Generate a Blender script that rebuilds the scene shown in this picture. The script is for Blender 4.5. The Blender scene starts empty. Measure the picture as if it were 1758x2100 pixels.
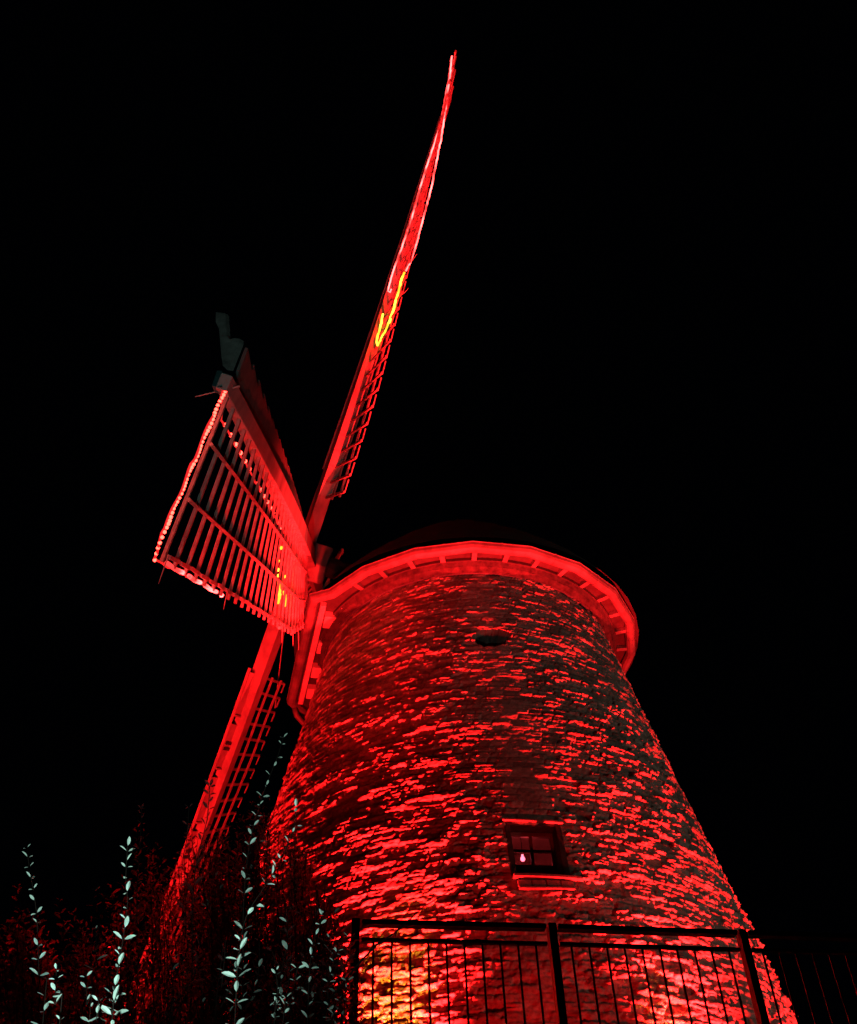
import bpy, math, random
import numpy as np
from mathutils import Vector, Matrix

SC = bpy.context.scene
COL = SC.collection
rad = math.radians
random.seed(4)
RNG = np.random.default_rng(11)

# ------------------------------------------------------------------ camera, world, light
CAM = Vector((0, 0, 1.6))
PITCH, ROLL, FPX = 0.777922, -0.0380558, 1984.1      # focal length in units of a 1758 px wide frame
Fd = Vector((0, math.cos(PITCH), math.sin(PITCH)))
U0 = Vector((0, -math.sin(PITCH), math.cos(PITCH)))
Rd = Vector((1, 0, 0)) * math.cos(ROLL) + U0 * math.sin(ROLL)
Ud = Vector((1, 0, 0)) * -math.sin(ROLL) + U0 * math.cos(ROLL)
cd = bpy.data.cameras.new('camera')
cam = bpy.data.objects.new('camera', cd)
COL.objects.link(cam)
cam.matrix_world = Matrix(((Rd.x, Ud.x, -Fd.x, CAM.x), (Rd.y, Ud.y, -Fd.y, CAM.y), (Rd.z, Ud.z, -Fd.z, CAM.z), (0, 0, 0, 1)))
cd.sensor_fit = 'HORIZONTAL'
cd.sensor_width = 36
cd.lens = FPX / 1758 * 36
cd.clip_end = 3000
SC.camera = cam

def at(u, v, y):
    """world point seen at (u, v) of a 1758 x 2099 frame, y metres in front of the camera"""
    d = Fd * FPX + Rd * (u - 879) - Ud * (v - 1049.5)
    return CAM + d * (y / d.y)

world = bpy.data.worlds.new('World')
SC.world = world
world.use_nodes = True
bg = world.node_tree.nodes['Background']
bg.inputs['Color'].default_value = (0.15, 0.2, 0.45, 1)
bg.inputs['Strength'].default_value = 0.0008
SC.view_settings.view_transform = 'Standard'
SC.view_settings.look = 'None'
SC.view_settings.exposure = 0
SC.view_settings.gamma = 1
SC.cycles.use_denoising = True
SC.cycles.max_bounces = 5
SC.cycles.sample_clamp_indirect = 4

S = 1.35
AX, AY = 0.55228, 13.5                      # tower axis
RT, KT, ZT = 2.3389, 0.222875, 11.2676      # radius at wall top, taper, wall top
RG, ZG = 2.8646, 11.3906                    # gutter
ZB = 2.9                                    # terrace level
def rad_at(z): return RT + KT * (ZT - z)
def cyl(th, r, z): return Vector((AX + r * math.cos(rad(th)), AY + r * math.sin(rad(th)), z))

RED = (1.0, 0.0075, 0.0088)
AMBER = (1.0, 0.42, 0.02)
def spot(name, loc, target, power, size, blend=0.6, color=RED, r=0.12):
    l = bpy.data.lights.new(name, 'SPOT')
    l.energy = power; l.color = color; l.spot_size = rad(size); l.spot_blend = blend; l.shadow_soft_size = r
    o = bpy.data.objects.new(name, l); COL.objects.link(o)
    o.location = loc
    o.rotation_euler = (Vector(target) - Vector(loc)).to_track_quat('-Z', 'Y').to_euler()
    return o
def point(name, loc, power, color, r=0.1):
    l = bpy.data.lights.new(name, 'POINT'); l.energy = power; l.color = color; l.shadow_soft_size = r
    o = bpy.data.objects.new(name, l); COL.objects.link(o); o.location = loc
    return o
# red floodlights standing on the ground round the foot of the tower, plus added amber and fill spots
spot('flood_and_fill', cyl(-105, 4.54, 3.1), cyl(-107, 3.45, 8.5), 30000, 60, 1.0, r=.05)
spot('flood_and_fill', cyl(-62, 4.54, 3.1), cyl(-61, 3.45, 8.5), 27000, 60, 1.0, r=.05)
spot('amber_hotspot_fill', cyl(-108, 4.72, 3.5), cyl(-107, 3.9, 4.4), 640, 36, 1.0, AMBER, .04)  # added spot: yellow core where the red floodlight overexposes the wall
spot('amber_hotspot_fill', cyl(-66, 4.72, 3.4), cyl(-66, 3.9, 4.3), 130, 30, 1.0, AMBER, .04)  # added likewise for the right-hand hot spot
spot('flood_and_fill', cyl(-32, 4.6, 3.1), cyl(-36, 3.3, 9.0), 7500, 62, 1.0, r=.05)
spot('flood_and_fill', cyl(-150, 4.75, 3.1), cyl(-150, 3.2, 9), 8000, 52, 1.0, r=.05)
spot('flood_and_fill', cyl(8, 4.8, 3.1), cyl(0, 3.0, 10), 7000, 66, 0.9, r=.05)
spot('flood_and_fill', (-4.9, 11.2, 3.0), (-2.2, 10.0, 14.0), 1200, 60, 0.8)
spot('flood_and_fill', (-3.4, 9.6, 3.0), (-4.4, 15.0, 7.5), 6500, 80, 0.9)
spot('flood_and_fill', (-1.8, 6.4, 3.1), (-2.2, 11.0, 15.5), 2300, 58, 0.9)
spot('flood_and_fill', (0.2, 6.5, 3.1), (-2.2, 12.9, 15.2), 4500, 20, 0.7)
spot('flood_and_fill', (-1.9, 6.6, 3.1), (-1.5, 6.3, 9.0), 300, 70, 0.9)
spot('flood_and_fill', (-1.6, 6.9, 3.1), (-0.9, 3.8, 2.9), 420, 120, 0.9)  # added fill standing in for red spill on the hedge
spot('flood_and_fill', (0.9, 7.4, 3.0), (0.6, 11.5, 8.0), 380, 115, 0.9)  # added frontal fill standing in for red bounce in the shaded brickwork
# white lamps: one low beside the path, one across the street
spot('path_lamp', (-0.85, 1.6, 1.6), (-0.66, 2.5, 3.25), 190, 60, 1.0, (0.6, 1.0, 0.93), 0.05)
spot('street_lamp', (12, 7, 5), (3.2, 12.0, 7.2), 420, 58, 0.6, (1.0, 0.8, 0.64), 0.2)

# ------------------------------------------------------------------ materials
def mat(name, col, rough=0.7, var=0.25, scale=6.0, bump=0.0, metal=0.0, stretch=(1, 1, 1), spec=0.3):
    m = bpy.data.materials.new(name); m.use_nodes = True
    nt = m.node_tree; b = nt.nodes['Principled BSDF']
    tc = nt.nodes.new('ShaderNodeTexCoord'); mp = nt.nodes.new('ShaderNodeMapping')
    mp.inputs['Scale'].default_value = stretch
    n = nt.nodes.new('ShaderNodeTexNoise'); n.inputs['Scale'].default_value = scale; n.inputs['Detail'].default_value = 6
    n.inputs['Roughness'].default_value = 0.65
    cr = nt.nodes.new('ShaderNodeValToRGB')
    lo = tuple(c * (1 - var) for c in col) + (1,); hi = tuple(min(1, c * (1 + var)) for c in col) + (1,)
    cr.color_ramp.elements[0].color = lo; cr.color_ramp.elements[1].color = hi
    cr.color_ramp.elements[0].position = 0.3; cr.color_ramp.elements[1].position = 0.7
    L = nt.links.new
    L(tc.outputs['Object'], mp.inputs['Vector']); L(mp.outputs['Vector'], n.inputs['Vector'])
    L(n.outputs['Fac'], cr.inputs['Fac']); L(cr.outputs['Color'], b.inputs['Base Color'])
    b.inputs['Roughness'].default_value = rough; b.inputs['Metallic'].default_value = metal
    b.inputs['Specular IOR Level'].default_value = spec
    if bump:
        bp = nt.nodes.new('ShaderNodeBump'); bp.inputs['Strength'].default_value = bump; bp.inputs['Distance'].default_value = 0.02
        L(n.outputs['Fac'], bp.inputs['Height']); L(bp.outputs['Normal'], b.inputs['Normal'])
    return m
def emit(name, col, strength):
    m = bpy.data.materials.new(name); m.use_nodes = True
    b = m.node_tree.nodes['Principled BSDF']
    b.inputs['Base Color'].default_value = (0.3, 0.05, 0.05, 1)
    b.inputs['Emission Color'].default_value = col + (1,); b.inputs['Emission Strength'].default_value = strength
    return m
M = dict(
    wood=mat('painted_wood', (0.40, 0.38, 0.36), 0.6, 0.35, 4, 0.3, stretch=(1, 1, .35)),
    bar=mat('weathered_lath', (0.33, 0.31, 0.29), 0.7, 0.45, 9, 0.3),
    board=mat('grey_board', (0.15, 0.14, 0.135), 0.75, 0.3, 7, 0.3),
    gutter=mat('painted_zinc', (0.105, 0.102, 0.1), 0.5, 0.5, 3.5, 0.2),
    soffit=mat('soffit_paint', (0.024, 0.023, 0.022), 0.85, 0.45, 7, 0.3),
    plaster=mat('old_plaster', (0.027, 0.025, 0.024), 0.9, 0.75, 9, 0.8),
    roof=mat('roof_felt', (0.05, 0.05, 0.055), 0.8, 0.3, 10, 0.3),
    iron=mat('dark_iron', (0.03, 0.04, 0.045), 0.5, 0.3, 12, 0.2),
    casting=mat('teal_casting', (0.07, 0.16, 0.17), 0.5, 0.3, 12, 0.2),
    rail=mat('black_paint', (0.02, 0.019, 0.019), 0.45, 0.4, 14, 0.2, spec=0.25),
    stone=mat('sill_stone', (0.13, 0.12, 0.11), 0.8, 0.3, 14, 0.5),
    frame=mat('window_paint', (0.09, 0.085, 0.08), 0.5, 0.2, 10),
    room=mat('room_plaster', (0.35, 0.3, 0.28), 0.9, 0.2, 4),
    ground=mat('grass_ground', (0.04, 0.055, 0.02), 0.95, 0.4, 3, 0.5),
    stem=mat('bark', (0.02, 0.012, 0.01), 0.9, 0.3, 20, spec=0.05),
    red=emit('red_light_rope', (1.0, 0.048, 0.045), 15.0),
    bead=emit('red_light_bead', (1.0, 0.04, 0.026), 12.0),
    sleeve=emit('rope_sleeve', (1.0, 0.02, 0.02), 0.9),
    yellow=emit('yellow_light_rope', (1.0, 0.82, 0.04), 3.2),
    bulb=emit('glowing_bulb', (1.0, 0.12, 0.19), 5.0),
)
def vary(m, scale, lo, hi, hot=None):
    nt = m.node_tree; b = nt.nodes['Principled BSDF']; tc = nt.nodes.new('ShaderNodeTexCoord'); n = nt.nodes.new('ShaderNodeTexNoise')
    n.inputs['Scale'].default_value = scale; n.inputs['Detail'].default_value = 3; mr = nt.nodes.new('ShaderNodeMapRange')
    mr.inputs['From Min'].default_value = .42; mr.inputs['From Max'].default_value = .6; mr.inputs['To Min'].default_value = lo; mr.inputs['To Max'].default_value = hi
    nt.links.new(tc.outputs['Object'], n.inputs['Vector']); nt.links.new(n.outputs['Fac'], mr.inputs['Value']); nt.links.new(mr.outputs[0], b.inputs['Emission Strength'])
vary(M['red'], 2.6, 1.6, 15)
vary(M['yellow'], 4, 1.2, 5)
# leaves
m = mat('leaf', (0.022, 0.011, 0.011), 0.6, 0.35, 30, 0, spec=0.08); M['leaf'] = m; M['lamplit'] = mat('lit_leaf', (0.34, 0.37, 0.32), 0.5, 0.3, 30, 0, spec=0.4)  # light put into colour: pale copy for lamplit shoots, dark copy for shaded mass
nt = m.node_tree; b = nt.nodes['Principled BSDF']; tr_ = nt.nodes.new('ShaderNodeBsdfTranslucent'); mx_ = nt.nodes.new('ShaderNodeMixShader')
tr_.inputs['Color'].default_value = (0.35, 0.1, 0.09, 1); mx_.inputs[0].default_value = 0.4
nt.links.new(b.outputs[0], mx_.inputs[1]); nt.links.new(tr_.outputs[0], mx_.inputs[2]); nt.links.new(mx_.outputs[0], nt.nodes['Material Output'].inputs['Surface'])
# glass
g = bpy.data.materials.new('window_glass'); g.use_nodes = True
b = g.node_tree.nodes['Principled BSDF']; b.inputs['Transmission Weight'].default_value = 1; b.inputs['Roughness'].default_value = 0.02; b.inputs['IOR'].default_value = 1.2
M['glass'] = g
# brickwork: tone per brick comes from a mesh attribute
m = bpy.data.materials.new('old_brick'); m.use_nodes = True; nt = m.node_tree; b = nt.nodes['Principled BSDF']
a = nt.nodes.new('ShaderNodeAttribute'); a.attribute_name = 'tone'
cr = nt.nodes.new('ShaderNodeValToRGB')
cr.color_ramp.elements[0].color = (0.12, 0.1, 0.09, 1); cr.color_ramp.elements[1].color = (0.46, 0.4, 0.36, 1)
e = cr.color_ramp.elements.new(0.45); e.color = (0.26, 0.21, 0.18, 1)
tc = nt.nodes.new('ShaderNodeTexCoord'); n = nt.nodes.new('ShaderNodeTexNoise'); n.inputs['Scale'].default_value = 22; n.inputs['Detail'].default_value = 8; n.inputs['Roughness'].default_value = .7
mx = nt.nodes.new('ShaderNodeMix'); mx.data_type = 'RGBA'; mx.blend_type = 'MULTIPLY'; mx.inputs['Factor'].default_value = 1
c2 = nt.nodes.new('ShaderNodeValToRGB'); c2.color_ramp.elements[0].color = (0.6, 0.6, 0.6, 1); c2.color_ramp.elements[1].color = (1.15, 1.15, 1.15, 1)
c2.color_ramp.elements[0].position = .35; c2.color_ramp.elements[1].position = .65
bp = nt.nodes.new('ShaderNodeBump'); bp.inputs['Strength'].default_value = 0.5; bp.inputs['Distance'].default_value = 0.006
Lk = nt.links.new
Lk(a.outputs['Fac'], cr.inputs['Fac']); Lk(tc.outputs['Object'], n.inputs['Vector']); Lk(n.outputs['Fac'], c2.inputs['Fac'])
Lk(cr.outputs['Color'], mx.inputs[6]); Lk(c2.outputs['Color'], mx.inputs[7]); Lk(mx.outputs[2], b.inputs['Base Color'])
Lk(n.outputs['Fac'], bp.inputs['Height']); Lk(bp.outputs['Normal'], b.inputs['Normal'])
b.inputs['Roughness'].default_value = 0.85; b.inputs['Specular IOR Level'].default_value = 0.25
M['brick'] = m

# ------------------------------------------------------------------ helpers
class MB:
    def __init__(s): s.v = []; s.f = []
    def add(s, vs, fs):
        k = len(s.v); s.v += [Vector(p) for p in vs]; s.f += [tuple(i + k for i in f) for f in fs]
        return s
    def box8(s, p):      # p: 4 bottom + 4 top corners
        return s.add(p, [(0, 3, 2, 1), (4, 5, 6, 7), (0, 1, 5, 4), (1, 2, 6, 5), (2, 3, 7, 6), (3, 0, 4, 7)])
    def bar(s, a, b, w, t, up=Vector((0, 0, 1)), w2=None, t2=None):
        a = Vector(a); b = Vector(b); d = (b - a).normalized(); up = Vector(up)
        x = d.cross(up)
        if x.length < 1e-5: x = d.cross(Vector((1, 0, 0)))
        x.normalize(); y = x.cross(d).normalized()
        w2 = w if w2 is None else w2; t2 = t if t2 is None else t2
        return s.box8([a - x*w/2 - y*t/2, a + x*w/2 - y*t/2, a + x*w/2 + y*t/2, a - x*w/2 + y*t/2,
                       b - x*w2/2 - y*t2/2, b + x*w2/2 - y*t2/2, b + x*w2/2 + y*t2/2, b - x*w2/2 + y*t2/2])
    def tube(s, pts, r, n=6, taper=1.0, cap=True):
        k = len(s.v); m = len(pts); pts = [Vector(p) for p in pts]
        for i, p in enumerate(pts):
            d = (pts[min(i+1, m-1)] - pts[max(i-1, 0)]).normalized()
            x = d.cross(Vector((0.13, 0.31, 1))).normalized(); y = d.cross(x)
            rr = r * (1 + (taper - 1) * i / max(1, m-1))
            for j in range(n):
                a_ = 2*math.pi*j/n
                s.v.append(p + x*rr*math.cos(a_) + y*rr*math.sin(a_))
        for i in range(m-1):
            for j in range(n):
                s.f.append((k+i*n+j, k+i*n+(j+1) % n, k+(i+1)*n+(j+1) % n, k+(i+1)*n+j))
        if cap:
            s.f.append(tuple(k+j for j in range(n))[::-1]); s.f.append(tuple(k+(m-1)*n+j for j in range(n)))
        return s
    def ball(s, c, r, n=6, st=(1, 1, 1)):
        k = len(s.v); c = Vector(c)
        s.v.append(c + Vector((0, 0, r*st[2])))
        for i in range(1, 4):
            for j in range(n):
                a_ = math.pi*i/4; b_ = 2*math.pi*j/n
                s.v.append(c + Vector((r*st[0]*math.sin(a_)*math.cos(b_), r*st[1]*math.sin(a_)*math.sin(b_), r*st[2]*math.cos(a_))))
        s.v.append(c - Vector((0, 0, r*st[2])))
        for j in range(n): s.f.append((k, k+1+j, k+1+(j+1) % n))
        for i in range(2):
            for j in range(n):
                s.f.append((k+1+i*n+j, k+1+(i+1)*n+j, k+1+(i+1)*n+(j+1) % n, k+1+i*n+(j+1) % n))
        for j in range(n): s.f.append((k+1+3*n, k+1+2*n+(j+1) % n, k+1+2*n+j))
        return s
    def arc(s, th0, th1, z0, z1, o0, o1, n=12, rfun=None, tilt=0):
        """curved slab on the cone, from z0 to z1, radial offsets o0 (inner) to o1 (outer)"""
        rf = rfun or rad_at
        k = len(s.v)
        for i in range(n+1):
            t = th0 + (th1-th0)*i/n; dz = tilt*(i/n-.5)
            s.v += [cyl(t, rf(z0)+o0, z0+dz), cyl(t, rf(z0)+o1, z0+dz), cyl(t, rf(z1)+o1, z1+dz), cyl(t, rf(z1)+o0, z1+dz)]
        for i in range(n):
            a_, c_ = k+4*i, k+4*(i+1)
            for q in range(4): s.f.append((a_+q, a_+(q+1) % 4, c_+(q+1) % 4, c_+q))
        s.f.append((k, k+3, k+2, k+1)); e_ = k+4*n; s.f.append((e_, e_+1, e_+2, e_+3))
        return s
    def build(s, name, m, parent=None, smooth=False, bevel=0):
        org = Vector(parent.get('_o', (0, 0, 0))) if parent else Vector((0, 0, 0))
        me = bpy.data.meshes.new(name); me.from_pydata([tuple(p - org) for p in s.v], [], s.f); me.update()
        me.materials.append(M[m] if isinstance(m, str) else m)
        o = bpy.data.objects.new(name, me); COL.objects.link(o)
        if parent: o.parent = parent; o['_o'] = tuple(org)
        if smooth:
            me.polygons.foreach_set('use_smooth', [True]*len(me.polygons))
        if bevel:
            bv = o.modifiers.new('bevel', 'BEVEL'); bv.width = bevel; bv.segments = 2; bv.limit_method = 'ANGLE'
        return o
def tag(o, label, cat, group=None):
    o['label'] = label; o['category'] = cat
    if group: o['group'] = group
    return o
def thing(name, label, cat, loc, group=None):
    o = bpy.data.objects.new(name, None); COL.objects.link(o); o.location = loc; o['_o'] = tuple(loc)
    return tag(o, label, cat, group)
def solo(mb, name, m, label, cat, group=None, smooth=False):
    """a thing that is one mesh, its origin at its own base"""
    zs = min(mb.v, key=lambda p: p.z); c_ = sum(mb.v, Vector())/len(mb.v); org = Vector((c_.x, c_.y, zs.z))
    mb.v = [p - org for p in mb.v]
    o = mb.build(name, m, None, smooth); o.location = org
    return tag(o, label, cat, group)

# value noise on arrays
def vnoise(x, y, seed):
    r = np.random.default_rng(seed).random((512, 512)).astype(np.float32)
    xi = np.floor(x).astype(int); yi = np.floor(y).astype(int)
    fx = x-xi; fy = y-yi; fx = fx*fx*(3-2*fx); fy = fy*fy*(3-2*fy)
    a_ = r[xi % 512, yi % 512]; b_ = r[(xi+1) % 512, yi % 512]; c_ = r[xi % 512, (yi+1) % 512]; d_ = r[(xi+1) % 512, (yi+1) % 512]
    return (a_*(1-fx)+b_*fx)*(1-fy)+(c_*(1-fx)+d_*fx)*fy
def fbm(x, y, seed, o=4, g=0.5):
    t = 0; am = 1; s_ = 0
    for i in range(o):
        t = t+am*vnoise(x*2**i+17.3*i, y*2**i+9.1*i, seed+i); s_ += am; am *= g
    return t/s_-0.5
def sstep(a_, b_, x):
    t = np.clip((x-a_)/(b_-a_), 0, 1); return t*t*(3-2*t)

# ------------------------------------------------------------------ ground
def build_ground():
    n = 160
    k = np.linspace(-1, 1, n); g_ = np.sign(k)*(np.abs(k)**3*600+np.abs(k)*25)
    X, Y = np.meshgrid(g_+AX, g_+AY, indexing='ij')
    D = np.hypot(X-AX, Y-AY)
    Z = ZB*(1-sstep(8.4, 11.6, D)) + 0.05*fbm(X*1.5+50, Y*1.5+50, 90)
    vs = np.stack([X, Y, Z], -1).reshape(-1, 3)
    i = np.arange(n-1)[:, None]*n+np.arange(n-1)[None, :]
    fs = np.stack([i, i+n, i+n+1, i+1], -1).reshape(-1, 4)
    me = bpy.data.meshes.new('ground'); me.from_pydata(vs.tolist(), [], fs.tolist()); me.materials.append(M['ground'])
    me.polygons.foreach_set('use_smooth', [True]*len(me.polygons))
    o = bpy.data.objects.new('ground', me); COL.objects.link(o); o['kind'] = 'structure'
build_ground()

# ------------------------------------------------------------------ windmill
mill = thing('windmill', 'old brick tower windmill with four lattice sails, floodlit in red at night', 'windmill', (AX, AY, ZB))
MO = Vector((AX, AY, ZB))
WIN = (-86.4, -77.4, 6.02, 6.66)      # window opening: theta, z
HOLE = [(-90.3, 9.80), (-88.6, 9.92), (-87.0, 9.95), (-82.0, 9.955), (-78.9, 9.93), (-78.2, 9.80), (-80.2, 9.70), (-81, 9.63), (-87.2, 9.62)]

def wall_grid(name, th0, th1, nt_, z0, z1, nz, detail, parent, hole=True):
    TH = np.linspace(th0, th1, nt_); Z = np.linspace(z0, z1, nz)
    T, Zg = np.meshgrid(TH, Z, indexing='ij')
    Rr = RT+KT*(ZT-Zg)
    H = np.zeros_like(T); tone = np.full_like(T, 0.45)
    if detail:
        u = np.radians(T+180)*Rr; u0 = np.radians(T+180)*3.2
        # irregular courses
        wob = 0.55*fbm(u0*0.35, Zg*0.35, 5)*2 + 0.3*fbm(u0*1.6, Zg*1.2, 6)
        hc = 0.086
        # course heights vary: warp z with a 1-D noise
        vz = Zg/hc + wob + 0.9*fbm(Zg*2.6, Zg*0+3, 7)
        row = np.floor(vz).astype(int); fv = vz-row
        tab = np.random.default_rng(21).random((8, 4096)).astype(np.float32)
        bl = 0.17+0.08*tab[0][row % 4096]
        uu = u/bl + 7*tab[1][row % 4096] + 0.35*fbm(u*3, Zg*0+row*1.7, 8)
        colm = np.floor(uu).astype(int); fu = uu-colm
        hsh = (row*73+colm*191)
        r1 = tab[2][hsh % 4093]; r2 = tab[3][(hsh*3+5) % 4091]; r3 = tab[4][(hsh*7+1) % 4079]; r4 = tab[5][(hsh*11+2) % 4073]
        rough = sstep(-0.22, 0.12, fbm(u0*0.55+3, Zg*0.5, 30, 3))            # worn patches against sound ones
        low = sstep(9.2, 5.0, Zg)
        amp = (0.52+0.95*rough)*(0.85+0.5*low)
        edge_n = 0.10*fbm(u*9, Zg*14, 40)+0.05*fbm(u*30, Zg*40, 41)
        ev = np.minimum(fv, 1-fv)*hc; eu = np.minimum(fu, 1-fu)*bl
        ed = np.minimum(ev, eu)+edge_n*0.08
        face = sstep(0.002, 0.016, ed)
        H += (face-1)*0.014*(0.5+0.5*r4)*(0.5+amp)
        H += amp*((r1-0.5)*0.026 + (fv-0.5)*(r2-0.62)*0.027 + (fu-0.5)*(r3-0.5)*0.016)*face
        H -= amp*0.03*(r4 > 0.93)*face                                     # lost bricks
        H += amp*0.024*fbm(u*8.5, Zg*20, 50, 5, .62)*2
        H += (0.4+amp)*0.009*fbm(u*20, Zg*32, 60, 3, .6)*2
        H += 0.04*fbm(u0*1.6, Zg*1.8, 70, 4)
        tone = np.clip(0.22+0.5*r3+0.25*(r2-0.5)+0.5*fbm(u*1.1, Zg*1.1, 80)-0.12*(1-face), 0, 1)
        H += amp*0.015*sstep(0.02, 0.10, fbm(u*3.2, Zg*9, 77, 4))
        H += 0.006*sstep(0.05, 0.2, fbm(u*2.2, Zg*3.2, 85))
        # bricked strip of calmer work above the window
        calm = np.exp(-((T+84-1.5*np.sin(Zg))/6.0)**2)*(sstep(6.4, 7.2, Zg)*0.2+0.55)
        H *= (1-calm)
        dw = np.maximum(np.maximum(WIN[0]-T, T-WIN[1])*0.06, np.maximum(WIN[2]-Zg, Zg-WIN[3]))
        H *= sstep(-0.02, 0.12, dw)*0.85+0.15
        if hole:
            # putlog hole: a deep pocket with broken sides
            def inside(t, z):
                ins = np.zeros(t.shape, bool); px = [p[0] for p in HOLE]; pz = [p[1] for p in HOLE]; j = len(px)-1
                for i in range(len(px)):
                    cnd = ((pz[i] > z) != (pz[j] > z)) & (t < (px[j]-px[i])*(z-pz[i])/(pz[j]-pz[i]+1e-12)+px[i])
                    ins ^= cnd; j = i
                return ins
            ins = inside(T+2.2*fbm(u*8, Zg*8, 44), Zg+0.10*fbm(u*6, Zg*6, 45))
            H = np.where(ins, -0.45-0.1*fbm(u*3, Zg*3, 46), H)
    Rr = Rr+H
    X = Rr*np.cos(np.radians(T)); Y = Rr*np.sin(np.radians(T))
    vs = np.stack([X, Y, Zg-ZB], -1).reshape(-1, 3).astype(np.float32)
    i = (np.arange(nt_-1)[:, None]*nz+np.arange(nz-1)[None, :])
    keep = np.ones(i.shape, bool)
    if detail:
        Tc = 0.5*(TH[:-1]+TH[1:])[:, None]; Zc = 0.5*(Z[:-1]+Z[1:])[None, :]
        keep = ~((Tc > WIN[0]) & (Tc < WIN[1]) & (Zc > WIN[2]) & (Zc < WIN[3]))
    i = i[keep]
    fs = np.stack([i, i+nz, i+nz+1, i+1], -1).reshape(-1).astype(np.int32)
    me = bpy.data.meshes.new(name); nf = len(fs)//4
    me.vertices.add(len(vs)); me.vertices.foreach_set('co', vs.reshape(-1))
    me.loops.add(len(fs)); me.loops.foreach_set('vertex_index', fs)
    me.polygons.add(nf); me.polygons.foreach_set('loop_start', np.arange(0, 4*nf, 4, dtype=np.int32))
    me.update(calc_edges=True)
    at_ = me.attributes.new('tone', 'FLOAT', 'POINT'); at_.data.foreach_set('value', tone.reshape(-1).astype(np.float32))
    me.materials.append(M['brick'])
    o = bpy.data.objects.new(name, me); COL.objects.link(o); o.parent = parent; o['_o'] = tuple(MO)
    return o
tower = wall_grid('tower_wall', -196, 16, 1050, ZB-0.1, ZT, 800, True, mill)
back = wall_grid('rear_wall', 16, 164, 90, ZB-0.1, ZT, 90, False, mill)

# window -------------------------------------------------
thc = 0.5*(WIN[0]+WIN[1]); N = Vector((math.cos(rad(thc)), math.sin(rad(thc)), 0)); T_ = Vector((-N.y, N.x, 0))
def wp(x, z, d):      # x along the wall, d metres inwards from the outer face at mid window height
    c_ = cyl(thc, rad_at(6.34), z); return c_ + T_*x - N*d
hw = rad_at(6.34)*rad((WIN[1]-WIN[0])/2)
mb = MB(); D = 0.34; th = 0.05
for x0, x1, z0, z1 in ((-hw-th, -hw+.012, WIN[2]-th, WIN[3]+th), (hw-.012, hw+th, WIN[2]-th, WIN[3]+th), (-hw+.012, hw-.012, WIN[3]-.012, WIN[3]+th), (-hw+.012, hw-.012, WIN[2]-th, WIN[2]+.012)):
    # outer edge follows the batter of the wall
    f0 = lambda z: KT*(z-6.34)+0.0
    mb.box8([wp(x0, z0, f0(z0)), wp(x1, z0, f0(z0)), wp(x1, z0, D), wp(x0, z0, D), wp(x0, z1, f0(z1)), wp(x1, z1, f0(z1)), wp(x1, z1, D), wp(x0, z1, D)])
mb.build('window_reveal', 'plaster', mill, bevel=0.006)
win = MB()
zb, zt_ = WIN[2]+0.20, WIN[3]-0.02; xw = hw-0.015; dd = 0.22
def wbar(mb, x0, x1, z0, z1, d0, d1):
    mb.box8([wp(x0, z0, d0), wp(x1, z0, d0), wp(x1, z0, d1), wp(x0, z0, d1), wp(x0, z1, d0), wp(x1, z1, d0), wp(x1, z1, d1), wp(x0, z1, d1)])
wbar(win, -xw, -xw+.035, zb, zt_, dd, dd+.06); wbar(win, xw-.035, xw, zb, zt_, dd, dd+.06)
wbar(win, -xw+.035, xw-.035, zb, zb+.045, dd, dd+.06); wbar(win, -xw+.035, xw-.035, zt_-.04, zt_, dd, dd+.06)
zm = (zb+zt_)/2
wbar(win, -.016, .016, zb+.045, zt_-.04, dd+.005, dd+.05); wbar(win, -xw+.035, xw-.035, zm-.014, zm+.014, dd+.008, dd+.045)
wbar(win, -xw, xw, WIN[2]+.013, zb, dd+.01, dd+.05)
wf = win.build('window', 'frame', mill, bevel=0.003)
gp = MB()
wbar(gp, -xw+.03, xw-.03, zb+.04, zt_-.035, dd+.026, dd+.030)
gp.build('pane', 'glass', wf)
MB().arc(-87.6, -76.0, 6.685, 6.715, -0.06, 0.05, 10, tilt=-0.02).build('lintel_ledge', 'stone', mill, bevel=0.006)
MB().arc(-86.9, -75.3, 5.955, 5.99, -0.10, 0.10, 10, tilt=-0.015).build('window_sill', 'stone', mill, bevel=0.006)
mb = MB()
for t0, t1 in ((-86.3, -84.0), (-83.9, -81.5), (-81.4, -79.0), (-78.9, -76.7)):
    mb.arc(t0, t1, 5.865, 5.945, -0.06, 0.045+random.random()*.012, 4)
mb.arc(-86.2, -76.6, 5.83, 5.86, -0.05, 0.07, 10)
mb.build('sill_corbel', 'stone', mill, bevel=0.01)
# small room behind the window: floor, walls, ceiling as one lining
rm = MB(); a0, a1, b0, b1, d0, d1 = -.7, .7, 5.4, 7.1, .36, 1.7
P = lambda x, z, d: wp(x, z, d)
rm.add([P(a0, b0, d1), P(a1, b0, d1), P(a1, b1, d1), P(a0, b1, d1), P(a0, b0, d0), P(a1, b0, d0), P(a1, b1, d0), P(a0, b1, d0)],
       [(0, 1, 2, 3), (0, 3, 7, 4), (1, 5, 6, 2), (3, 2, 6, 7), (0, 4, 5, 1)])
rm.build('window_room', 'room', mill)

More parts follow.
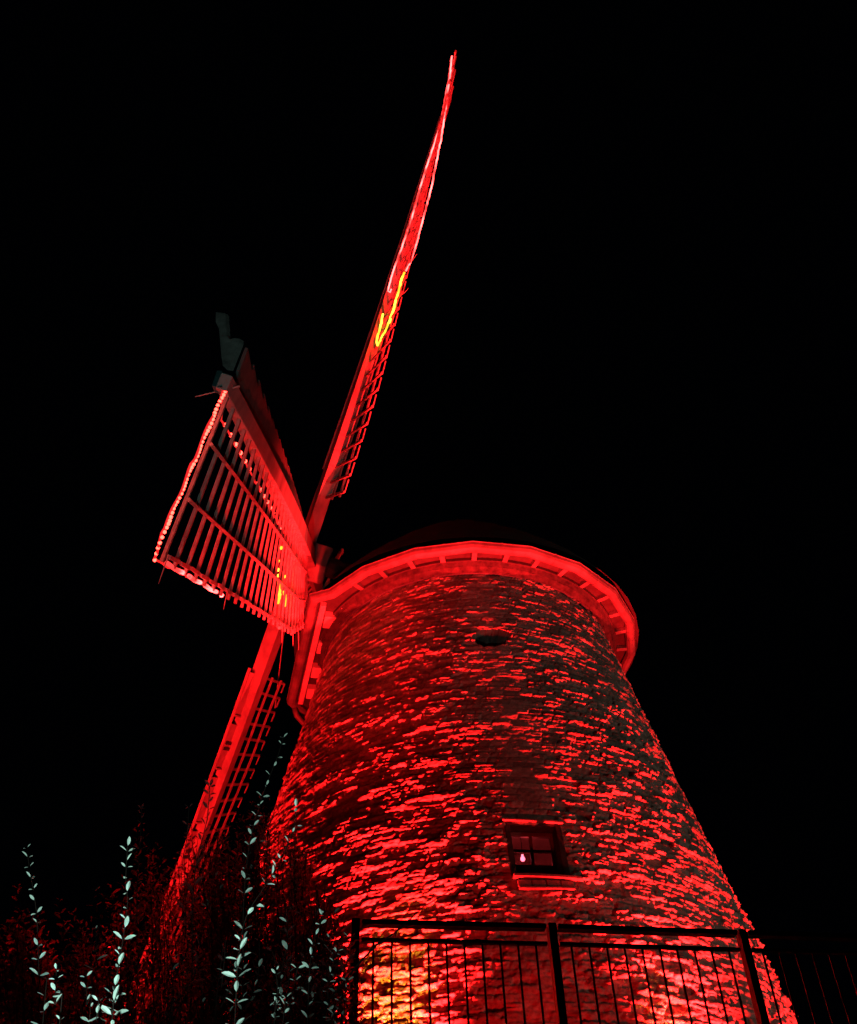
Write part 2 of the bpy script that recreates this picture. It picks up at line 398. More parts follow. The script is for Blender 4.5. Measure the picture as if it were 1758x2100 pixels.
# lit bulb behind the window
bt = wp(-.05, 6.475, .50)
bs_ = .78
bulb = thing('light_bulb', 'glowing red bulb hanging behind the lower left pane of the small tower window', 'light bulb', tuple(bt))
bm_ = MB(); prof = [(0, -.055), (.022, -.048), (.034, -.03), (.034, -.012), (.022, .012), (.016, .03), (.016, .045), (0, .047)]
n = 12
for r, z in prof:
    for j in range(n): bm_.v.append(bt+Vector((r*math.cos(2*math.pi*j/n), r*math.sin(2*math.pi*j/n), z))*bs_)
for i in range(len(prof)-1):
    for j in range(n): bm_.f.append((i*n+j, i*n+(j+1) % n, (i+1)*n+(j+1) % n, (i+1)*n+j))
bm_.build('glass_bulb', 'bulb', bulb, smooth=True)
MB().tube([bt+Vector((0, 0, .038)), bt+Vector((0, 0, .065))], .012, 10).tube([bt+Vector((0, 0, .085)), bt+Vector((0, 0, .7))], .004, 6).build('cord', 'iron', bulb)
point('bulb_light', bt+Vector((0.05, .25, -0.08)), 9, (1.0, 0.05, 0.06), 0.03)

# eaves --------------------------------------------------
CR = lambda z: 2.34
def ring(z0, r0, z1, r1, th0=-180, th1=180, n=96, mb=None, jit=0):
    """band of a surface of revolution between two circles"""
    mb = mb or MB(); k = len(mb.v)
    for i in range(n+1):
        t = th0+(th1-th0)*i/n
        j0 = jit*(random.random()-.5)
        mb.v += [cyl(t, r0+j0, z0), cyl(t, r1+j0, z1)]
    for i in range(n): mb.f.append((k+2*i, k+2*i+2, k+2*i+3, k+2*i+1))
    return mb
cv = MB()
ring(11.22, 2.375, 11.235, 2.40, mb=cv, n=240, jit=.012); ring(11.235, 2.40, 11.275, 2.47, mb=cv, n=240, jit=.012); ring(11.275, 2.47, 11.335, 2.505, mb=cv, n=240, jit=.01)
ring(11.22, 2.30, 11.22, 2.375, mb=cv); ring(11.335, 2.505, 11.345, 2.515, mb=cv)
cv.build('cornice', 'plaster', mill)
ring(11.205, 2.33, 11.218, 2.385).build('seam_shade_strip', 'iron', mill)  # dark strip standing in for the shadow seam below the cornice
ring(11.40, 2.2, 11.40, 2.84).build('soffit', 'soffit', mill)
# inner rail of the soffit where the rafter tails end
ringb = MB(); ring(11.345, 2.515, 11.345, 2.535, mb=ringb); ring(11.345, 2.535, 11.40, 2.535, mb=ringb); ringb.build('curb_rail', 'soffit', mill)
C1, C2 = Vector((AX-2.401, AY-1.739, 0)), Vector((AX-3.126, AY+1.11, 0))
for i in range(34):
    t = -108.7+10.588*i
    tt = (t+180) % 360-180
    if 128 < tt or tt < -132: continue
    a_ = cyl(t, 2.54, 11.365); b_ = cyl(t, 2.745, 11.365)
    MB().bar(a_, b_, .075, .068).build('rafter_tail', 'gutter', mill, bevel=.004)
# gutter path: circle for the most part, straight runs round the bay at the front
gp_ = []
t = -126.0
gp_.append(Vector((AX-2.10, AY-1.84, 0)))
for t in np.arange(-123.5, 124, 17.7): gp_.append(Vector((AX+2.80*math.cos(rad(t)), AY+2.80*math.sin(rad(t)), 0)))
path = [C2+Vector((.28, .55, 0)), C2, C1]+gp_[0:]
path = path+[path[0]]
def offs(path, d):
    """offset closed path outwards in plan"""
    q = path[:-1]; n_ = len(q); out = []
    for i in range(n_):
        a_, b_, c_ = q[i-1], q[i], q[(i+1) % n_]
        e1 = (b_-a_).normalized(); e2 = (c_-b_).normalized()
        n1 = Vector((e1.y, -e1.x, 0)); n2 = Vector((e2.y, -e2.x, 0)); m_ = (n1+n2)
        m_ = m_/max(.4, m_.dot(n1)) if m_.length > 1e-4 else n1
        out.append(b_+m_*d)
    return out
prof = [(-.075, .055), (-.078, .0), (-.055, -.045), (-.015, -.068), (.025, -.066), (.058, -.042), (.076, 0), (.080, .045), (.088, .056), (.080, .064), (.070, .052), (.066, 0), (.0, -.05), (-.066, .0), (-.066, .055)]
gm = MB(); rows = [offs(path, d) for d, z in prof]; npth = len(rows[0])
for j, (d, z) in enumerate(prof):
    for i in range(npth): gm.v.append(Vector((rows[j][i].x, rows[j][i].y, ZG+z-.03)))
for j in range(len(prof)):
    j2 = (j+1) % len(prof)
    for i in range(npth):
        i2 = (i+1) % npth; gm.f.append((j*npth+i, j*npth+i2, j2*npth+i2, j2*npth+i))
gut = gm.build('gutter', 'gutter', mill)
# joint straps
for i in range(npth):
    a_, b_ = path[i], path[i+1]; L_ = (b_-a_).length
    for s_ in ([.5] if L_ < 1.2 else [.12, .38, .62, .86]):
        c_ = a_.lerp(b_, s_); e1 = (b_-a_).normalized(); n1 = Vector((e1.y, -e1.x, 0)); st = MB(); k = 0
        for sg in (-.014, .014):
            for d, z in prof[:9]: st.v.append(c_+n1*(d*1.06)+e1*sg+Vector((0, 0, ZG+z*1.07-.03)))
        for q in range(8): st.f.append((q, q+1, q+10, q+9))
        st.build('joint_strap', 'gutter', gut)
# bay at the front: soffit boards, fascia and beams
bay = MB(); zb_ = 11.43
inner = [Vector((AX+2.45*math.cos(rad(t)), AY+2.45*math.sin(rad(t)), zb_)) for t in (-122, -135, -150, -165, 180, 165, 155)]
outer = [gp_[0], C1.lerp(gp_[0], .5), C1, C1.lerp(C2, .3), C1.lerp(C2, .65), C2, path[0]]
outer = [Vector((p.x, p.y, zb_)) for p in outer]
for i in range(6): bay.add([inner[i], inner[i+1], outer[i+1], outer[i]], [(0, 1, 2, 3)])
bay.build('bay_soffit', 'soffit', mill)
dirc = (C2-C1).normalized(); nn = Vector((dirc.y, -dirc.x, 0));
if nn.x > 0: nn = -nn
bb = MB()
for d in (.16, .52):
    a_ = C1-nn*d+dirc*.10; b_ = C2-nn*d-dirc*.02
    bb.bar(Vector((a_.x, a_.y, 11.37)), Vector((b_.x, b_.y, 11.37)), .09 if d < .3 else .14, .10)
bb.build('bay_beam', 'wood', mill, bevel=.006)
for s_ in (.16, .40, .64, .86):
    a_ = C1.lerp(C2, s_)-nn*.22; b_ = a_-nn*.24
    MB().bar(Vector((a_.x, a_.y, 11.35)), Vector((b_.x, b_.y, 11.35)), .30, .12).build('bay_block', 'wood', mill, bevel=.01)
# outlet elbow at the far corner of the bay
p0 = Vector((C2.x, C2.y, ZG-.08)); MB().tube([p0+Vector((.05, .1, 0)), p0+Vector((.08, .2, -.10)), p0+Vector((.2, .32, -.2)), p0+Vector((.38, .36, -.24))], .05, 10).build('outlet_pipe', 'gutter', gut, smooth=True)

# cap ----------------------------------------------------
cp = MB(); nr = 40; hs = 12; HC = 3.2
for j in range(hs+1):
    q = j/hs; r = 2.93*(1-q)
    z = 11.46+HC*(1-r/2.93)**.85 if j else 11.46
    for i in range(nr): cp.v.append(cyl(360*i/nr, max(r, .03), z))
for j in range(hs):
    for i in range(nr): cp.f.append((j*nr+i, j*nr+(i+1) % nr, (j+1)*nr+(i+1) % nr, (j+1)*nr+i))
cap = cp.build('cap_roof', 'roof', mill)
br = MB(); zf = 11.47
B = [C1, C2, C2-nn*1.8, C1-nn*1.8]; tp = [C1.lerp(C2, .35)-nn*.5, C1.lerp(C2, .65)-nn*.5, C1.lerp(C2, .65)-nn*2, C1.lerp(C2, .35)-nn*2]
br.box8([Vector((p.x, p.y, zf)) for p in B]+[Vector((p.x, p.y, zf+h)) for p, h in zip(tp, (.75, .75, 1.5, 1.5))])
br.build('bay_roof', 'roof', mill)

# sails --------------------------------------------------
HUB = Vector((-1.692, 9.816, 8.844))*S+Vector((0, 0, 1.6))
az, tilt, phi, LS, tw0, tw1, WS, OFF, BEND = 3.398, 0.244, -0.598, 7.105*S, 0.364, -0.013, 1.157*S, 0.095, 0.25
Nn = Vector((math.cos(az)*math.cos(tilt), math.sin(az)*math.cos(tilt), math.sin(tilt)))
Hh = Vector((math.sin(az), -math.cos(az), 0)); Hh = -Hh if Hh.y > 0 else Hh
Vv = Hh.cross(Nn); Vv = Vv if Vv.z > 0 else -Vv
class Arm:
    def __init__(s, i, L):
        s.i = i; s.L = L; a_ = phi+i*math.pi/2; s.e = Hh*math.cos(a_)+Vv*math.sin(a_)
        a2 = a_-math.pi/2; s.p = Hh*math.cos(a2)+Vv*math.sin(a2)
    def bd(s, x): t = tw0+(tw1-tw0)*(x/s.L)**(1.0 if s.i == 3 else 1.25); return s.p*math.cos(t)-Nn*math.sin(t)
    def nd(s, x): t = tw0+(tw1-tw0)*(x/s.L)**(1.0 if s.i == 3 else 1.25); return Nn*math.cos(t)+s.p*math.sin(t)
    def pt(s, x, b_=0, n_=0):
        return HUB+(Nn*OFF if s.i % 2 else -Nn*OFF*.6)+Nn*BEND*(x/s.L)**2+s.e*x+s.bd(x)*b_+s.nd(x)*n_
SAILCFG = [(0, LS, 'sail reaching down towards the viewer'), (1, LS*1.03, 'sail standing up against the sky'),
           (2, LS, 'sail hidden behind the cap'), (3, LS, 'sail hanging down into the shrubs')]
arms = []
for i, L, lab in SAILCFG:
    A = Arm(i, L); arms.append(A)
    # spar: tapering box beam
    sp = MB(); ns = 14
    for k in range(ns+1):
        x = L*1.015*k/ns; q = k/ns; w = .34*(1-q)+.15*q; t = .26*(1-q)+.10*q
        for sb, sn in ((-1, -1), (1, -1), (1, 1), (-1, 1)): sp.v.append(A.pt(x, sb*w/2, sn*t/2))
    for k in range(ns):
        for q in range(4): sp.f.append((4*k+q, 4*k+(q+1) % 4, 4*k+4+(q+1) % 4, 4*k+4+q))
    sp.f.append((0, 3, 2, 1)); sp.f.append((4*ns, 4*ns+1, 4*ns+2, 4*ns+3))
    sail = sp.build('sail', 'wood', mill, bevel=.008); sail['label'] = lab
    # bars
    x0 = (.14, .12, .62, .235)[i]*L; nb = (27, 29, 12, 27)[i]; dx = (L-x0)/(nb-1)
    for k in range(nb):
        x = x0+dx*k; w_ = WS*min(1, .80+.2*(k/6)) if k < 6 else WS
        bm_ = MB(); jit = random.uniform(-.01, .01)
        bm_.bar(A.pt(x+jit, .02, -.03), A.pt(x, w_+.05, -.03), .046, .03, A.nd(x))
        if k < nb-1:   # short outer lath hanging from this bar
            bm_.bar(A.pt(x+.0, w_-.02, -.055), A.pt(x+dx*(.62 if i == 3 else .8), w_-.02+random.uniform(-.01, .01), -.055), .035, .02, A.nd(x))
        bm_.build('sail_bar', 'bar', sail)
    for fr in (.34, .67):
        m_ = MB(); m_.tube([A.pt(x0-.05+(L-x0+.08)*k/10, WS*fr*(1 if k > 1 else .92), -.062) for k in range(11)], .022, 4)
        m_.build('sail_rail', 'bar', sail)
    if i != 0:
        m_ = MB(); xs_ = [L*(.215 if i == 3 else .17)+.11, L*.30, L*.5, L*.7, L*.99]
        for xa, xb in zip(xs_[:-1], xs_[1:]): m_.bar(A.pt(xa, -.335, .085), A.pt(xb, -.335, .085), .03, .05, A.nd(xa))
        m_.build('leading_lath', 'wood', sail)
    # leading boards on the other edge, broken by cleats
    x = L*(.215 if i == 3 else .17) if i != 0 else L*.20
    nbd = 0
    while x < L*(.985 if i != 0 else .95):
        ln = L*.098 if i != 0 else L*.0435
        x1 = min(x+ln, L*.99)
        wb = .25 if i != 0 else .38
        bm_ = MB(); lift = .05 if i != 0 else 0.0; a0_, a1_ = (-.10, -.10) if i != 0 else (-.06, -.06)
        g0 = x+.17 if i != 0 else x
        if i != 0:
            wi = wb*(.55 if nbd == 0 else 1); wq = .12 if nbd else .22
            bm_.box8([A.pt(g0, -wq, .02), A.pt(x1, -.10, .02), A.pt(x1, -.10-wb, .07), A.pt(g0, -.10-wi, .07),
                      A.pt(g0, -wq, .05), A.pt(x1, -.10, .05), A.pt(x1, -.10-wb, .10), A.pt(g0, -.10-wi, .10)])
            if nbd: bm_.bar(A.pt(x+.02, -.05, .02), A.pt(x+.02, -.10-wb*.9, .06), .03, .05, A.nd(x))
        else:
            w0_, w1_ = wb*.74, wb*1.0
            bm_.box8([A.pt(g0, -.06, -.02), A.pt(x1-.01, -.06, .0), A.pt(x1-.01, -.08-w1_, .0), A.pt(g0, -.08-w0_, -.02),
                      A.pt(g0, -.06, .01), A.pt(x1-.01, -.06, .03), A.pt(x1-.01, -.08-w1_, .03), A.pt(g0, -.08-w0_, .01)])
        lb_ = bm_.build('leading_board', 'wood' if i != 0 else 'board', sail, bevel=.003)
        if i != 0 and nbd % 2:
            for q in (-.05, .05):
                MB().bar(A.pt((g0+x1)/2+q, -.13, .012), A.pt((g0+x1)/2+q, -.30, .05), .05, .02, A.nd(x)).build('cleat', 'iron', sail)
        x += ln; nbd += 1
# hub
hb = MB(); hb.bar(HUB-Nn*.42, HUB+Nn*.32, .52, .52, Vv); hb.build('poll_end', 'wood', mill, bevel=.03)
ws = MB(); ws.tube([HUB-Nn*.3, HUB-Nn*2.6], .19, 12); ws.build('windshaft', 'roof', mill)
# steering board and casting on the tip of the near sail
A = arms[0]; L = A.L

def plate(name, px, y, m, parent, dv, bevel=.004):
    p = [at(u, v, y) for u, v in px]; n = len(p); dv = Vector(dv); mb = MB()
    mb.add(p+[q+dv for q in p], [tuple(range(n))[::-1], tuple(range(n, 2*n))]+[(i, (i+1) % n, (i+1) % n+n, i+n) for i in range(n)])
    return mb.build(name, m, parent, bevel=bevel)
nsail = [o for o in mill.children if o.name.startswith('sail')][0]
zp = lambda l: [(274.4+.24285*x, 579.3+.24285*y) for x, y in l]
plate('tip_board', zp([(690, 245), (770, 255), (783, 440), (810, 475), (850, 465), (893, 470), (893, 500), (795, 745), (750, 700), (738, 620), (718, 390), (690, 330)]), 5.14, 'bar', nsail, (.035, .03, .0))
plate('tip_casting', zp([(700, 735), (790, 745), (745, 885), (655, 870)]), 5.10, 'casting', nsail, (0, .12, .05), .01)
tcst = [o for o in nsail.children if o.name.startswith('tip_casting')][0]

# light ropes --------------------------------------------
def rope_mesh(A, pts, r, mb, step=.05, sag=.012):
    out = []
    for (x0, b0, n0), (x1, b1, n1) in zip(pts[:-1], pts[1:]):
        a_ = A.pt(x0, b0, n0); c_ = A.pt(x1, b1, n1); k = max(1, int((c_-a_).length/step))
        for j in range(k):
            q = j/k; x = x0+(x1-x0)*q; b_ = b0+(b1-b0)*q; n_ = n0+(n1-n0)*q
            out.append(A.pt(x+sag*math.sin(j*1.1)*.3, b_+sag*math.sin(j*.9+x), n_+sag*math.cos(j*.7)))
    out.append(A.pt(*pts[-1])); mb.tube(out, r, 6)
    return out
up = arms[1]; L = up.L
def proj_v(P):
    d = P-CAM; return 1049.5-FPX*d.dot(Ud)/d.dot(Fd)
def on_sail(A, u, v, b_):
    """point level with the sail bar that shows at height v, moved sideways by a few centimetres to u"""
    lo, hi = .05*A.L, 1.12*A.L
    for _ in range(40):
        m_ = (lo+hi)/2
        if proj_v(A.pt(m_, b_, -.08)) > v: lo = m_
        else: hi = m_
    return at(u, v, A.pt(lo, b_, -.10).y)
def rope_px(A, px, r, mb):
    P = [on_sail(A, *q) for q in px]; out = []
    for a_, c_ in zip(P[:-1], P[1:]):
        k = max(1, int((c_-a_).length/.06))
        for j in range(k): out.append(a_.lerp(c_, j/k)+Vector((random.uniform(-1, 1), random.uniform(-1, 1), 0))*.006)
    mb.tube(out+[P[-1]], r, 6)
w5 = WS-.04
mb = MB()
rope_px(up, [(803, 592, .4), (800, 599, .36), (795.5, 596, .3), (797, 588, .36), (807.5, 552, .36), (820, 519, .36), (831.4, 487, .36), (845, 445, .36), (859.5, 393, .36), (872, 349.5, .36), (888.7, 301.7, .36), (905, 250, .36),
    (912, 205, .5), (920, 165, .9), (927, 114, w5), (924, 150, w5), (918, 195, w5), (912.6, 235, w5), (905, 283, w5), (898, 316, w5), (884.5, 387, w5), (868, 449, w5), (857.5, 487, w5), (851, 511, w5), (841, 540, w5), (832.5, 555, w5)], .015, mb)
tr = solo(mb, 'light_rope', 'red', 'long bright red light rope looped round the upright sail to its tip', 'light rope', 'light ropes on the sails')
mb = MB()
rope_px(up, [(830.4, 557, 1.4), (824, 571, 1.35), (815.8, 604, 1.3), (807.5, 633.5, 1.2), (799, 658, 1.1), (789, 681, .9), (774, 708, .6), (772, 700, .5), (775, 687.6, .5), (782.5, 660.5, .5), (785.7, 643, .5)], .018, mb)
solo(mb, 'light_rope', 'yellow', 'hook-shaped yellow light rope on the upright sail, below the long red one', 'light rope', 'light ropes on the sails')
nr_ = arms[0]; L = nr_.L
mb = MB()
rope_mesh(nr_, [(.43*L, .30, .05), (.7*L, .26, .05), (.96*L, .20, .05), (1.0*L, .05, .03), (1.012*L, .0, -.02), (1.018*L, WS*.5, -.02), (1.02*L, WS*.9, -.02), (1.008*L, WS+.06, 0), (.99*L, WS+.05, .05), (.9*L, WS+.03, .05), (.80*L, WS+.02, .05)], .010, mb, sag=.008)
rp = solo(mb, 'light_rope', 'sleeve', 'beaded red light rope edging the sail that points towards the viewer', 'light rope', 'light ropes on the sails')
rp['_o'] = tuple(rp.location)
a_, c_ = nr_.pt(1.0125*L, .0, -.03), nr_.pt(1.02*L, WS*.9, -.03); d_ = nr_.pt(1.008*L, WS+.06, 0)
for k in range(46):
    q = k/45; p = a_.lerp(c_, q/.9) if q < .9 else c_.lerp(d_, (q-.9)/.1)
    MB().ball(p+Vector((.006*math.sin(k*.7), 0, .006*math.cos(k*1.3))), .0165, 6).build('light_bead', 'bead', rp)
for k in range(16):
    x = (.945-.030*k)*L; MB().ball(nr_.pt(x, .20+.006*k, .045), .018, 6, (1, 1, 1.4)).build('light_bead', 'bead', rp)
for x0_, x1_ in ((.985, .932), (.918, .877), (.862, .815), (.797, .792), (.452, .447)):
    MB().tube([nr_.pt(x0_*L, WS+.035, -.02), nr_.pt((x0_+x1_)/2*L, WS+.045, -.02), nr_.pt(x1_*L, WS+.035, -.02)], .020, 6).build('light_strip', 'red', rp)
mb = MB()
rope_px(nr_, [(571.5, 1192, 1.0), (572, 1206, 1.1), (574, 1218, 1.2), (570, 1236, 1.3)], .022, mb)
rope_px(nr_, [(583, 1214, 1.0), (585, 1222, 1.1), (587.5, 1236, 1.2), (583, 1243, 1.25)], .020, mb)
for (u, v) in ((571, 1150), (570.5, 1168), (571, 1180), (584, 1182), (577, 1123)): mb.ball(on_sail(nr_, u, v, .8), .019, 6, (1, 1, 1.5))
solo(mb, 'light_rope', 'yellow', 'short yellow light rope near the hub, on the sail pointing towards the viewer', 'light rope', 'light ropes on the sails')
for A, xs in ((arms[1], (.93, .86, .74, .565, .50)), (arms[0], (1.005, .80, .46, .36, .30))):
    for x in xs:
        m_ = MB(); x *= A.L; b_ = WS+.04; m_.tube([A.pt(x, b_-.06, -.08), A.pt(x+.02, b_+random.uniform(.14, .24), -.10)], .007, 5, .4)
        m_.build('cable_tie', 'wood', [o for o in mill.children if o.get('label', '').startswith('sail standing' if A.i else 'sail reaching')][0])
m_ = MB(); A = arms[0]; m_.tube([A.pt(1.0*A.L, -.05, -.1), at(400, 813, 5.2)], .009, 5, .5); m_.build('cable_tie', 'wood', nsail)
# stay wires from the cap down to the low sail
A = arms[3]
for k, (x, b_) in enumerate(((.27, .25), (.285, WS*.85))):
    m_ = MB(); m_.tube([HUB+Nn*.1-Vv*.6+Hh*(-.25-.2*k), A.pt(x*A.L, b_, -.02)], .010, 5); m_.build('stay_wire', 'bar', mill)

# ------------------------------------------------------------------ railing
posts = [Vector((-.545, 5.995, 0)), Vector((.672, 6.182, 0)), Vector((1.912, 6.405, 0)), Vector((3.14, 6.625, 0))]
ra = thing('railing', 'black metal railing with thin upright bars in front of the tower foot', 'railing', (posts[0].x, posts[0].y, ZB))
for p in posts:
    MB().bar(Vector((p.x, p.y, 2.85)), Vector((p.x, p.y, 4.004)), .075, .05, (posts[1]-posts[0])).build('post', 'rail', ra, bevel=.004)
for a_, b_ in zip(posts[:-1], posts[1:]):
    d = (b_-a_).normalized()*.039
    u_ = lambda p, z: Vector((p.x, p.y, z))
    MB().bar(u_(a_+d, 3.985), u_(b_-d, 3.985), .07, .03).build('handrail', 'rail', ra, bevel=.004)
    MB().bar(u_(a_+d, 3.885), u_(b_-d, 3.885), .035, .018).build('rail', 'rail', ra)
    MB().bar(u_(a_+d, 3.0), u_(b_-d, 3.0), .035, .018).build('rail', 'rail', ra)
    for k in range(1, 11):
        p = a_.lerp(b_, k/11); MB().tube([u_(p, 3.009), u_(p, 3.876)], .0075, 6).build('baluster', 'rail', ra)

# ------------------------------------------------------------------ shrubs
class Leaves:
    def __init__(s): s.v = []; s.f = []
    def leaf(s, p, d, nrm, ln, w):
        x = d.cross(nrm).normalized(); k = len(s.v); n_ = x.cross(d)
        for (a_, b_, c_) in ((0, 0, 0), (.22, .36, .05), (.55, .5, .06), (.85, .28, .02), (1, 0, -.05), (.85, -.28, .02), (.55, -.5, .06), (.22, -.36, .05), (.5, 0, -.02)):
            s.v.append(p+d*(a_*ln)+x*(b_*w)+n_*(c_*ln))
        for j in range(8): s.f.append((k+8, k+j, k+(j+1) % 8))
def spray(st, lv, pts, step, size, r0=.0035, gap=0.0, rnd=random, alt=None):
    """a stem through pts with opposite leaf pairs that turn by 90 degrees from node to node"""
    # resample with catmull-rom
    P = [Vector(p) for p in pts]; out = []
    for i in range(len(P)-1):
        p0, p1, p2, p3 = P[max(i-1, 0)], P[i], P[i+1], P[min(i+2, len(P)-1)]
        k = max(2, int((p2-p1).length/.06))
        for j in range(k):
            t = j/k; out.append(.5*((2*p1)+(p2-p0)*t+(2*p0-5*p1+4*p2-p3)*t*t+(3*p1-p0-3*p2+p3)*t**3))
    out.append(P[-1]); st.tube(out, r0, 5, .35)
    tot = sum((out[i+1]-out[i]).length for i in range(len(out)-1)); s_ = tot; acc = 0; i = 0; a_ = rnd.random()*3
    nodes = []; nxt = gap
    for i in range(len(out)-1):
        l = (out[i+1]-out[i]).length
        while nxt < acc+l:
            nodes.append((out[i].lerp(out[i+1], (nxt-acc)/l), (out[i+1]-out[i]).normalized(), nxt/tot)); nxt += step*rnd.uniform(.75, 1.25)
        acc += l
    nodes.append((out[-1], (out[-1]-out[-2]).normalized(), 1))
    for p, d, q in nodes:
        a_ += math.pi/2+rnd.uniform(-.3, .3); x = d.cross(Vector((.3, .2, 1)) if abs(d.z) < .95 else Vector((1, 0, 0))).normalized(); y = d.cross(x)
        sc = size*.86*(1-.45*max(0, q-.75)/.25)*rnd.uniform(.6, 1.2)
        for sg in (1, -1):
            if rnd.random() < .24: continue
            o = (x*math.cos(a_)+y*math.sin(a_))*sg; dd_ = (o*rnd.uniform(.8, 1)+d*rnd.uniform(.25, .8)).normalized()
            nr = (d-dd_*d.dot(dd_)+o.cross(d)*rnd.uniform(-.5, .5)).normalized()
            (alt if alt and rnd.random() < .05 else lv).leaf(p+o*.003, dd_, nr, sc, sc*.38)  # a few pale leaves in the dark mass painted as glints
def make_shrub(label, stems, cat='shrub', group=None):
    st, lv, lit_lv = MB(), Leaves(), Leaves(); b = stems[0]['base']
    t = thing('shrub', label, 'shrub', b, group)
    for s_ in stems:
        pts = s_['pts']; base = Vector(s_['base'])
        lead = [base+Vector((random.uniform(-.06, .06), random.uniform(-.06, .06), -.1)), base.lerp(pts[0], .5)+Vector((random.uniform(-.05, .05),)*3)]
        spray(st, lit_lv if s_.get('lamplit') else lv, lead+list(pts), s_.get('step', .03), s_.get('size', .04), s_.get('r', .005), gap=(lead[1]-lead[0]).length*.9+s_.get('bare', 0))
        if s_.get('twigs'):
            for k in range(s_['twigs']):
                q = random.random(); a_ = pts[0].lerp(pts[-1], q*.85); d = (pts[-1]-pts[0]).normalized()
                o = Vector((random.uniform(-1, 1), random.uniform(-1, 1), random.uniform(.2, 1))).normalized()
                ln = random.uniform(.08, .26)
                spray(st, lv, [a_, a_+(d*.5+o*.6).normalized()*ln*.5, a_+(d*.8+o*.45).normalized()*ln], .026, s_.get('size', .04)*.9, .002, alt=lit_lv)
    st.build('stems', 'stem', t); l_ = MB(); l_.v = lv.v; l_.f = lv.f; l_.build('leaves', 'leaf', t)
    if lit_lv.v: l_ = MB(); l_.v = lit_lv.v; l_.f = lit_lv.f; l_.build('lit_leaves', 'lamplit', t)
    return t
def near(y, px, **k):
    p = [at(u, v, y+.02*i) for i, (u, v) in enumerate(px[::-1])]
    d = dict(pts=p, base=(p[0].x*.9, y+.1, .0), step=.027, size=.040, r=.003, lamplit=y < 3.2); d.update(k); return d
TIP = [(-60, 1820), (0, 1880), (60, 1830), (110, 1900), (150, 1850), (200, 1850), (250, 1780), (290, 1690), (330, 1760), (370, 1700), (430, 1690), (480, 1650), (540, 1640), (600, 1710), (650, 1790), (700, 1860), (725, 1920), (760, 2100)]
def vtip(u):
    for (a_, va), (b_, vb) in zip(TIP[:-1], TIP[1:]):
        if a_ <= u <= b_: return va+(vb-va)*(u-a_)/(b_-a_)
    return 1900
def mass(u0, u1, n_, y0, y1, hi=0.0):
    out = []
    for k in range(int(n_*1.3)):
        y = random.uniform(y0, y1); ub = random.uniform(u0, u1); u = ub+random.gauss(0, 18)
        vt = vtip(u)+abs(random.gauss(0, 1))*150+20 if random.random() > hi else vtip(u)+random.uniform(-15, 40)
        a_ = at(ub, 2230, y); c_ = at(u, vt, y+random.uniform(-.05, .1)); m_ = a_.lerp(c_, .5)+Vector((random.uniform(-.05, .05), 0, random.uniform(-.02, .05)))
        out.append(dict(pts=[a_, m_, c_], base=(a_.x, y, .0), step=.042, size=random.uniform(.042, .058), r=.004, twigs=4))
    for k in range(n_//4):        # shorter shoots in front
        y = random.uniform(2.9, 3.7); ub = random.uniform(u0, u1); c_ = at(ub+random.gauss(0, 25), max(vtip(ub)+120, random.uniform(1940, 2120)), y); a_ = at(ub, 2260, y)
        out.append(dict(pts=[a_, a_.lerp(c_, .5)+Vector((random.uniform(-.04, .04), 0, .02)), c_], base=(a_.x*.9, y, .0), step=.034, size=random.uniform(.034, .044), r=.003, twigs=3))
    return out
make_shrub('leafy shrub at the far left edge with one pale-tipped shoot', near(2.5, [(55, 1738), (62, 1790), (75, 1870), (80, 2000), (85, 2130)], step=.036, size=.037) and [near(2.5, [(55, 1738), (62, 1790), (75, 1870), (80, 2000), (85, 2130)], step=.036, size=.037), near(2.35, [(116, 1988), (113, 2060), (118, 2150)], size=.042)]+mass(-50, 110, 34, 3.8, 4.8, 0.07))
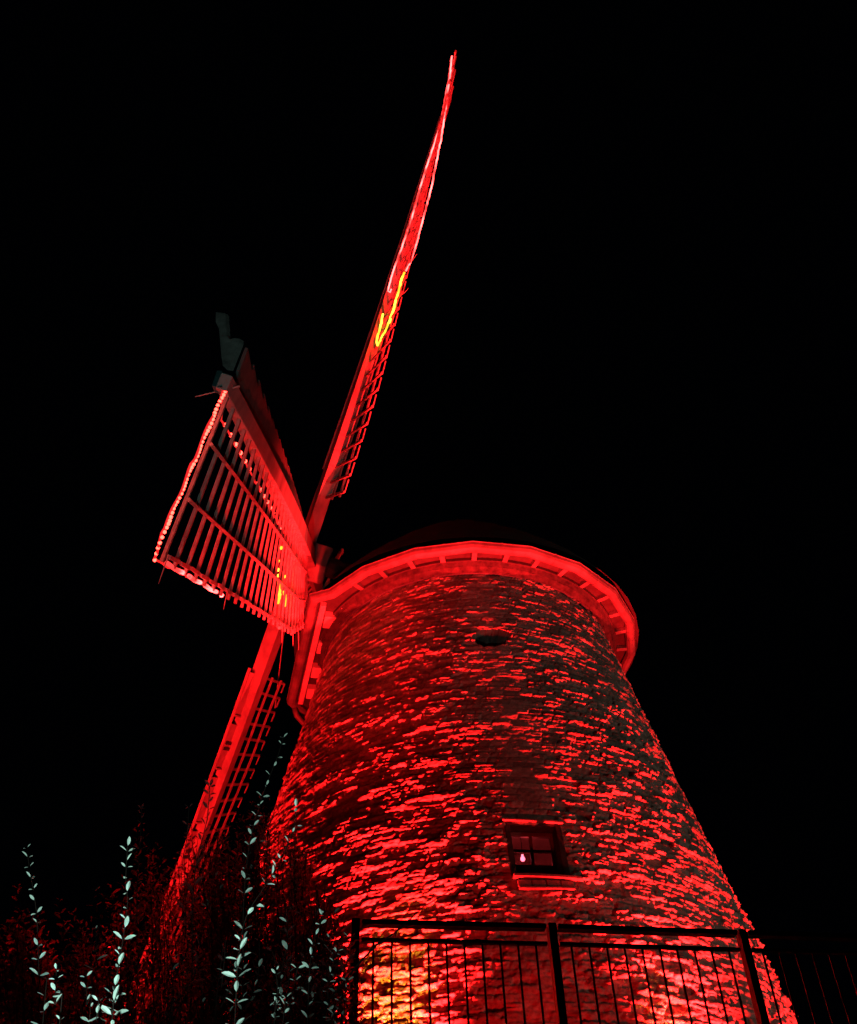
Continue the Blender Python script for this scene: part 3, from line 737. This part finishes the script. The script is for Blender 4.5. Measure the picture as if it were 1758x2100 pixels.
make_shrub('shrub with the tallest pale shoot, lit by the path lamp', [near(2.42, [(262, 1735), (258, 1800), (262, 1850), (252, 1930), (238, 2010), (228, 2080), (226, 2140)], step=.026, size=.046), near(2.5, [(176, 2000), (178, 2060), (180, 2140)], step=.032, size=.034), near(2.4, [(200, 2085), (192, 2140)], size=.04), near(3.4, [(290, 1658), (288, 1720), (280, 1850), (275, 2100)], size=.042)]+mass(110, 300, 44, 3.8, 4.9, 0.10))
make_shrub('dark shrub whose shoots stand out against the lowest sail', [near(3.3, [(430, 1612), (425, 1680), (405, 1760), (395, 1850), (390, 2100)], step=.034, size=.062, r=.005), near(3.3, [(388, 1655), (382, 1730), (372, 1800), (380, 2100)], step=.036, size=.055)]+mass(300, 450, 46, 4.0, 5.1, 0.17))
make_shrub('shrub sending up one thin shoot between the low sail and the tower', [near(3.1, [(581, 1512), (570, 1550), (548, 1605), (530, 1660), (512, 1730), (500, 1850), (495, 2100)], step=.040, size=.040, r=.0035)]+mass(430, 540, 44, 4.1, 5.2, 0.21))
make_shrub('shrub with a pale leaning shoot against the left edge of the tower', [near(2.5, [(607, 1655), (603, 1700), (575, 1765), (560, 1790), (535, 1830), (505, 1880), (490, 1960), (480, 2130)], step=.030, size=.043), near(2.6, [(665, 1868), (655, 1900), (640, 1950), (630, 2130)], step=.034, size=.036)]+mass(520, 640, 48, 4.0, 5.1, 0.24))
make_shrub('shrub growing round the end post of the railing', [near(2.45, [(692, 1950), (680, 1990), (672, 2030), (680, 2100), (684, 2150)], step=.03, size=.036), near(2.4, [(610, 1985), (600, 2040), (590, 2070), (575, 2140)], step=.022, size=.035), near(2.4, [(566, 1990), (570, 2040), (565, 2090), (560, 2140)], step=.022, size=.032), near(2.5, [(712, 2010), (706, 2060), (700, 2140)], step=.03, size=.035)]+mass(620, 706, 34, 3.9, 5.1, 0.21))
mb = MB(); cn = [at(u, v, 2.9) for u, v in ((640, 2180), (674, 2051), (740, 1971), (773, 1937), (812, 1911), (868, 1860), (930, 1822), (990, 1797))]
mb.tube([Vector((cn[0].x, 2.9, -.05))]+cn, .0042, 6, .3)
for i, d in ((4, (.0, 0, -.06)), (6, (.01, 0, .03)), (5, (-.02, 0, .02))): mb.tube([cn[i], cn[i]+Vector(d)], .0012, 4)
solo(mb, 'bare_cane', 'stem', 'long bare arching cane crossing in front of the railing and tower', 'twig')
for o in bpy.data.objects:
    if '_o' in o: del o['_o']
